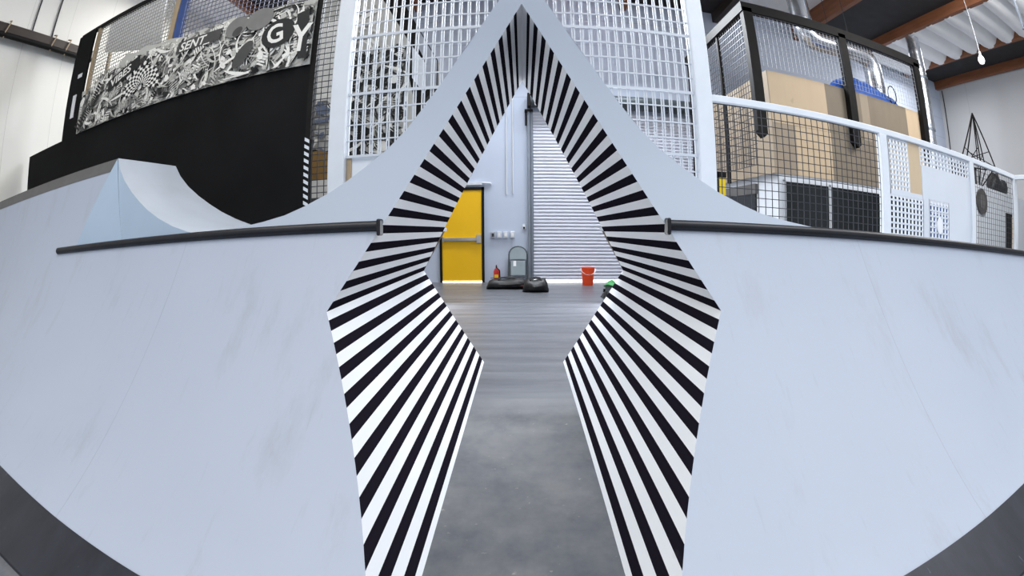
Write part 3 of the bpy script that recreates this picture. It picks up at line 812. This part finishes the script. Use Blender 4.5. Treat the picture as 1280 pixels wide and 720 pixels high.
for i in range(24): m_.box(3.626, 3.634, BY, 9.4, 2.2+.11*i, 2.211+.11*i)
m_.build('side_mesh', M['wire'], bf)

# tarp
tp = MB(); rnd = random.Random(5); rows = []
for i in range(19):
    u = i/18; row = []
    for j in range(8):
        v = j/7; hgt = .05+.42*math.sin(math.pi*min(1, max(0, u*1.02)))**.6*(1-.35*u)*(math.sin(math.pi*v)**.5 if 0 < v < 1 else 0)+rnd.uniform(-.02, .035)
        row.append((5.6+1.85*u+rnd.uniform(-.03, .03), BY+.06+.55*v, 3.815+max(0.005, hgt if 0 < v < 1 else .005)))
    rows.append(row)
tp.grid(rows); o = tp.build('tarp', M['tarp'], None, smooth=True, solid=-1); tag(o, 'crumpled blue tarp lying on top of the plywood booth', 'tarp')
o = MB().tube([(7.18+.13*math.cos(a), 6.55, 4.02+.19*math.sin(a)) for a in [math.pi*2*k/14 for k in range(14)]], .012, 6, closed=True).build('cable_loop', M['blackmetal'], None); tag(o, 'thin black cable loop standing up beside the blue tarp', 'cable')

# ducts
DY = 7.7
def arc_path(pts, r, n=7):
    P = [Vector(p) for p in pts]; out = [P[0]]
    for a, b, c in zip(P, P[1:], P[2:]):
        u = (a-b).normalized()*r; v = (c-b).normalized()*r
        for k in range(n+1):
            t = k/n; out.append(b+u*(1-t)**2+v*t*t)
    out.append(P[-1]); return out
du = thing('air_duct', 'silver air duct bending over the mesh frame and down to the booth roof', 'duct', (7, DY, 3.82))
pth = arc_path([(5.82, DY, 6.9), (5.84, DY, 5.28), (7.86, DY, 5.28), (7.86, DY, 3.815)], .42)
dense = []
for a, b in zip(pth, pth[1:]):
    L_ = (b-a).length; k = max(1, int(L_/.06))
    for i in range(k): dense.append(a.lerp(b, i/k))
dense.append(pth[-1])
MB().tube(dense, [.245 if i % 2 else .236 for i in range(len(dense))], 18).build('pipe', M['duct'], du, smooth=True)
for p in ((5.83, 5.75), (7.86, 4.55)):
    MB().tube([(p[0], DY, p[1]-.03), (p[0], DY, p[1]+.03)], .256, 18).build('collar', M['duct'], du, smooth=True)
MB().tube([(6.6, DY, 5.52), (6.6, DY, 6.93)], .008, 6).build('hanger', M['wire'], du)
d_ = thing('air_duct', 'straight vertical silver duct right of the black frame, by the side wall', 'duct', (9.85, DY, 2.66))
MB().tube([(9.85, DY, 2.66+.06*i) for i in range(72)], [.20 if i % 8 else .208 for i in range(72)], 18).build('pipe', M['duct'], d_, smooth=True)
for z in (3.95, 5.3): MB().tube([(9.85, DY, z-.03), (9.85, DY, z+.03)], .215, 18).build('collar', M['galv'], d_, smooth=True)

# white office block at right
of = thing('office_block', 'low white panelled office block at far right with round plaque and dark doorway', 'booth', (10.9, 7.6, 0))
MB().box(8.14, 13.9, BY+.05, 9.6, 0, 2.66).build('wall', M['boothwhite'], of)
pn = MB(); n = 24
pn.prism([(10.68+.30*math.cos(2*math.pi*k/n), 2.28+.30*math.sin(2*math.pi*k/n)) for k in range(n)], BY, BY+.05); pn.build('plaque', M['bronze'], of)
pn = MB(); pn.prism([(10.68+.17*math.cos(2*math.pi*k/n), 2.28+.17*math.sin(2*math.pi*k/n)) for k in range(n)], BY-.01, BY); pn.build('plaque_centre', M['edge_grey'], of)
f = MB().box(12.26, 12.93, BY+.01, BY+.05, 0, 2.17).build('doorway', M['blackmetal'], of)
MB().box(12.62, 12.74, BY, BY+.01, 1.0, 2.1).build('amber_strip', M['amber'], f)
MB().box(8.2, 8.95, BY+.02, BY+.05, 1.1, 1.98).build('window', M['bluepost'], of)
for z in (1.3, 1.55, 1.8): MB().box(8.2, 8.95, BY+.01, BY+.02, z-.01, z+.01).build('window_bar', M['boothwhite'], of)

# things on the office roof
OZ = 2.66
ws = thing('wire_pyramid', 'black wire pyramid sculpture standing on the white office block', 'sculpture', (11.5, 7.1, OZ))
ap = (11.55, 7.1, 4.68); base = [(11.50+.78*math.cos(a), 7.1+.5*math.sin(a), 3.30) for a in [2*math.pi*k/5+.3 for k in range(5)]]
fr = MB()
for i, p in enumerate(base):
    fr.tube([ap, p], .022, 6); fr.tube([p, base[(i+1) % 5]], .018, 6)
    fr.tube([p, (11.5, 7.1, OZ)], .02, 6)
    fr.tube([p, tuple((Vector(ap)*.28+Vector(base[(i+2) % 5])*.72))], .012, 6)
fr.tube([ap, (11.5, 7.1, OZ)], .02, 6)
fr.build('wire_frame', M['blackmetal'], ws)
MB().tube([(11.5, 7.1, OZ), (11.5, 7.1, OZ+.06)], .16, 16).build('base', M['blackmetal'], ws)
cs = thing('equipment_case', 'dark equipment case on the office block roof below the wire pyramid', 'case', (10.2, 6.9, OZ))
MB().box(9.75, 10.66, 6.65, 7.0, OZ, 3.02).build('body', M['darkwood'], cs, bevel=.02)
MB().box(9.73, 10.68, 6.63, 7.02, 3.02, 3.08).build('lid', M['blackmetal'], cs, bevel=.01)
MB().tube([(9.95, 6.63, 2.86), (9.97, 6.60, 2.9), (10.2, 6.60, 2.9), (10.22, 6.63, 2.86)], .014, 6).build('handle', M['chrome'], cs)
bag2 = MB(); rows = []
rnd = random.Random(9)
for i in range(13):
    u = i/12; x = 11.75+1.1*u; e = (max(.03, 1-abs(2*u-1)**4))**.5
    rows.append([(x, 6.85+.24*e*math.cos(a), OZ+.25*e*(1+math.sin(a))*(.85+.25*math.sin(u*8))) for a in [2*math.pi*k/12 for k in range(13)]])
bag2.grid(rows); o = bag2.build('black_sack', M['bag'], None, smooth=True, solid=-1); tag(o, 'lumpy black sack on the office block roof near the fence corner', 'bag')
o = MB().lathe([(.22, 0), (.22, .02), (.12, .35), (.02, .72), (.0, .73)], (12.95, 7.2, OZ), 16).build('dark_cone', M['darkwood'], None); tag(o, 'small dark pointed cone at the right end of the office block roof', 'cone')

# yellow bollard beyond the fence
yb_ = thing('yellow_bollard', 'yellow post with black band beyond the right white post', 'bollard', (2.44, 5.4, 0))
MB().box(2.40, 2.50, 5.36, 5.44, 0, 1.86).build('post', M['brightyellow'], yb_, bevel=.008)
MB().box(2.385, 2.40, 5.35, 5.45, 0, 1.87).box(2.385, 2.505, 5.35, 5.36, 1.80, 1.87).build('band', M['blackmetal'], yb_)

# hanging lamp and cables, conduit at upper right
hl = thing('hanging_bulb', 'white bulb on a thin cable hanging from the roof at upper right', 'lamp', (9.55, 5.2, 5.1))
MB().tube([(9.52, 5.2, 5.28), (9.52, 5.2, 6.9)], .009, 6).build('cable', M['white'], hl)
MB().lathe([(.03, .22), (.035, .15), (.08, .10), (.095, .04), (.07, -.03), (.02, -.05)], (9.52, 5.2, 5.1), 16).build('bulb', M['bulb'], hl, smooth=True)
MB().lathe([(.035, 0), (.035, .07)], (9.52, 5.2, 5.26), 12).build('socket', M['offwhite'], hl)
o = MB().tube([(7.6, 2.9, 4.62), (7.6, 2.9, 6.93)], .03, 10).build('vertical_conduit', M['galv'], None, smooth=True); tag(o, 'grey steel pipe dropping from the roof at the right frame edge', 'pipe')
o = MB().tube([(4.35, 5.6, 6.93), (5.05, 6.41, 5.02)], .014, 6).build('brace_rod', M['galv'], None); tag(o, 'thin slanting grey rod from the roof to the black frame', 'rod')
o = MB().tube([(6.75, 7.2, 5.5), (6.75, 7.2, 6.93)], .008, 6).build('hanging_cable', M['wire'], None); tag(o, 'thin dark cable hanging between roof beams above the duct', 'cable')
o = MB().tube([(13.97, 9.9, 0), (13.97, 9.9, 6.4)], .02, 6).build('corner_conduit', M['wire'], None); tag(o, 'thin dark conduit in the far right wall corner', 'conduit')

# ------------------------------------------------------------------ light
w = bpy.data.worlds.new('World'); SC.world = w; w.use_nodes = True
bg = w.node_tree.nodes['Background']; bg.inputs['Color'].default_value = (.80, .88, 1., 1); bg.inputs['Strength'].default_value = .85
def area(name, loc, rot, sx, sy, power, col):
    l = bpy.data.lights.new(name, 'AREA'); l.shape = 'RECTANGLE'; l.size = sx; l.size_y = sy; l.energy = power; l.color = col
    o = bpy.data.objects.new(name, l); COL.objects.link(o); o.location = loc; o.rotation_euler = [R_(a) for a in rot]
    return o
area('overhead_area_light', (-3, .2, 6.4), (0, 0, 0), 3, 3, 190, (1, .98, .94))
area('overhead_area_light', (3.6, .2, 6.4), (0, 0, 0), 3, 3, 300, (.90, .95, 1))
area('overhead_area_light', (0, -3.0, 6.2), (0, 0, 0), 6, 2, 200, (.92, .97, 1))
area('overhead_area_light', (1.0, 8.6, 6.3), (-50, 0, 0), 4, 2, 1150, (.90, .95, 1))  # added unseen light, tilted to brighten the channel walls from behind
area('overhead_area_light', (-5.5, 7.0, 6.4), (0, 0, 0), 3, 3, 240, (1, .97, .92))
area('overhead_area_light', (8.4, 3.0, 6.4), (25, 0, 0), 3, 2, 430, (1, .98, .95))
area('overhead_area_light', (11.0, 8.6, 6.2), (0, 0, 0), 2, 2, 110, (1, .98, .95))  # added unseen light that lifts the back right corner

# two unseen fill lights added behind the ramps to brighten the channel
for sg in (-1, 1):
    l = area('channel_fill', (sg*1.72, 7.0, .38), (0, 0, 0), .5, .4, 85, (.93, .96, 1))
    l.rotation_euler = (Vector((-sg*.35, 3.0, 1.6))-Vector(l.location)).to_track_quat('-Z', 'Y').to_euler()

# ------------------------------------------------------------------ camera
PITCH, ROLL, YAW = .121, -.0055, -.0232
def to_world(c):
    x, y, z = c
    x, y = x*math.cos(ROLL)-y*math.sin(ROLL), x*math.sin(ROLL)+y*math.cos(ROLL)
    y, z = y*math.cos(PITCH)-z*math.sin(PITCH), y*math.sin(PITCH)+z*math.cos(PITCH)
    x, z = x*math.cos(YAW)+z*math.sin(YAW), -x*math.sin(YAW)+z*math.cos(YAW)
    return Vector((x, z, y))
cam = bpy.data.cameras.new('camera'); co = bpy.data.objects.new('camera', cam); COL.objects.link(co)
rx, up, fw = to_world((1, 0, 0)), to_world((0, 1, 0)), to_world((0, 0, 1))
mw_ = Matrix((rx, up, -fw)).transposed().to_4x4(); mw_.translation = (0, 0, 1.10)
co.matrix_world = mw_
cam.type = 'PANO'; cam.panorama_type = 'FISHEYE_EQUISOLID'
cam.sensor_fit = 'HORIZONTAL'; cam.sensor_width = 36; cam.sensor_height = 20.25
cam.fisheye_lens = 588/1280*36; cam.fisheye_fov = math.pi*1.2
cam.clip_start = .02; cam.clip_end = 200
SC.camera = co
SC.view_settings.view_transform = 'Standard'; SC.view_settings.look = 'None'
SC.view_settings.exposure = 0; SC.view_settings.gamma = 1
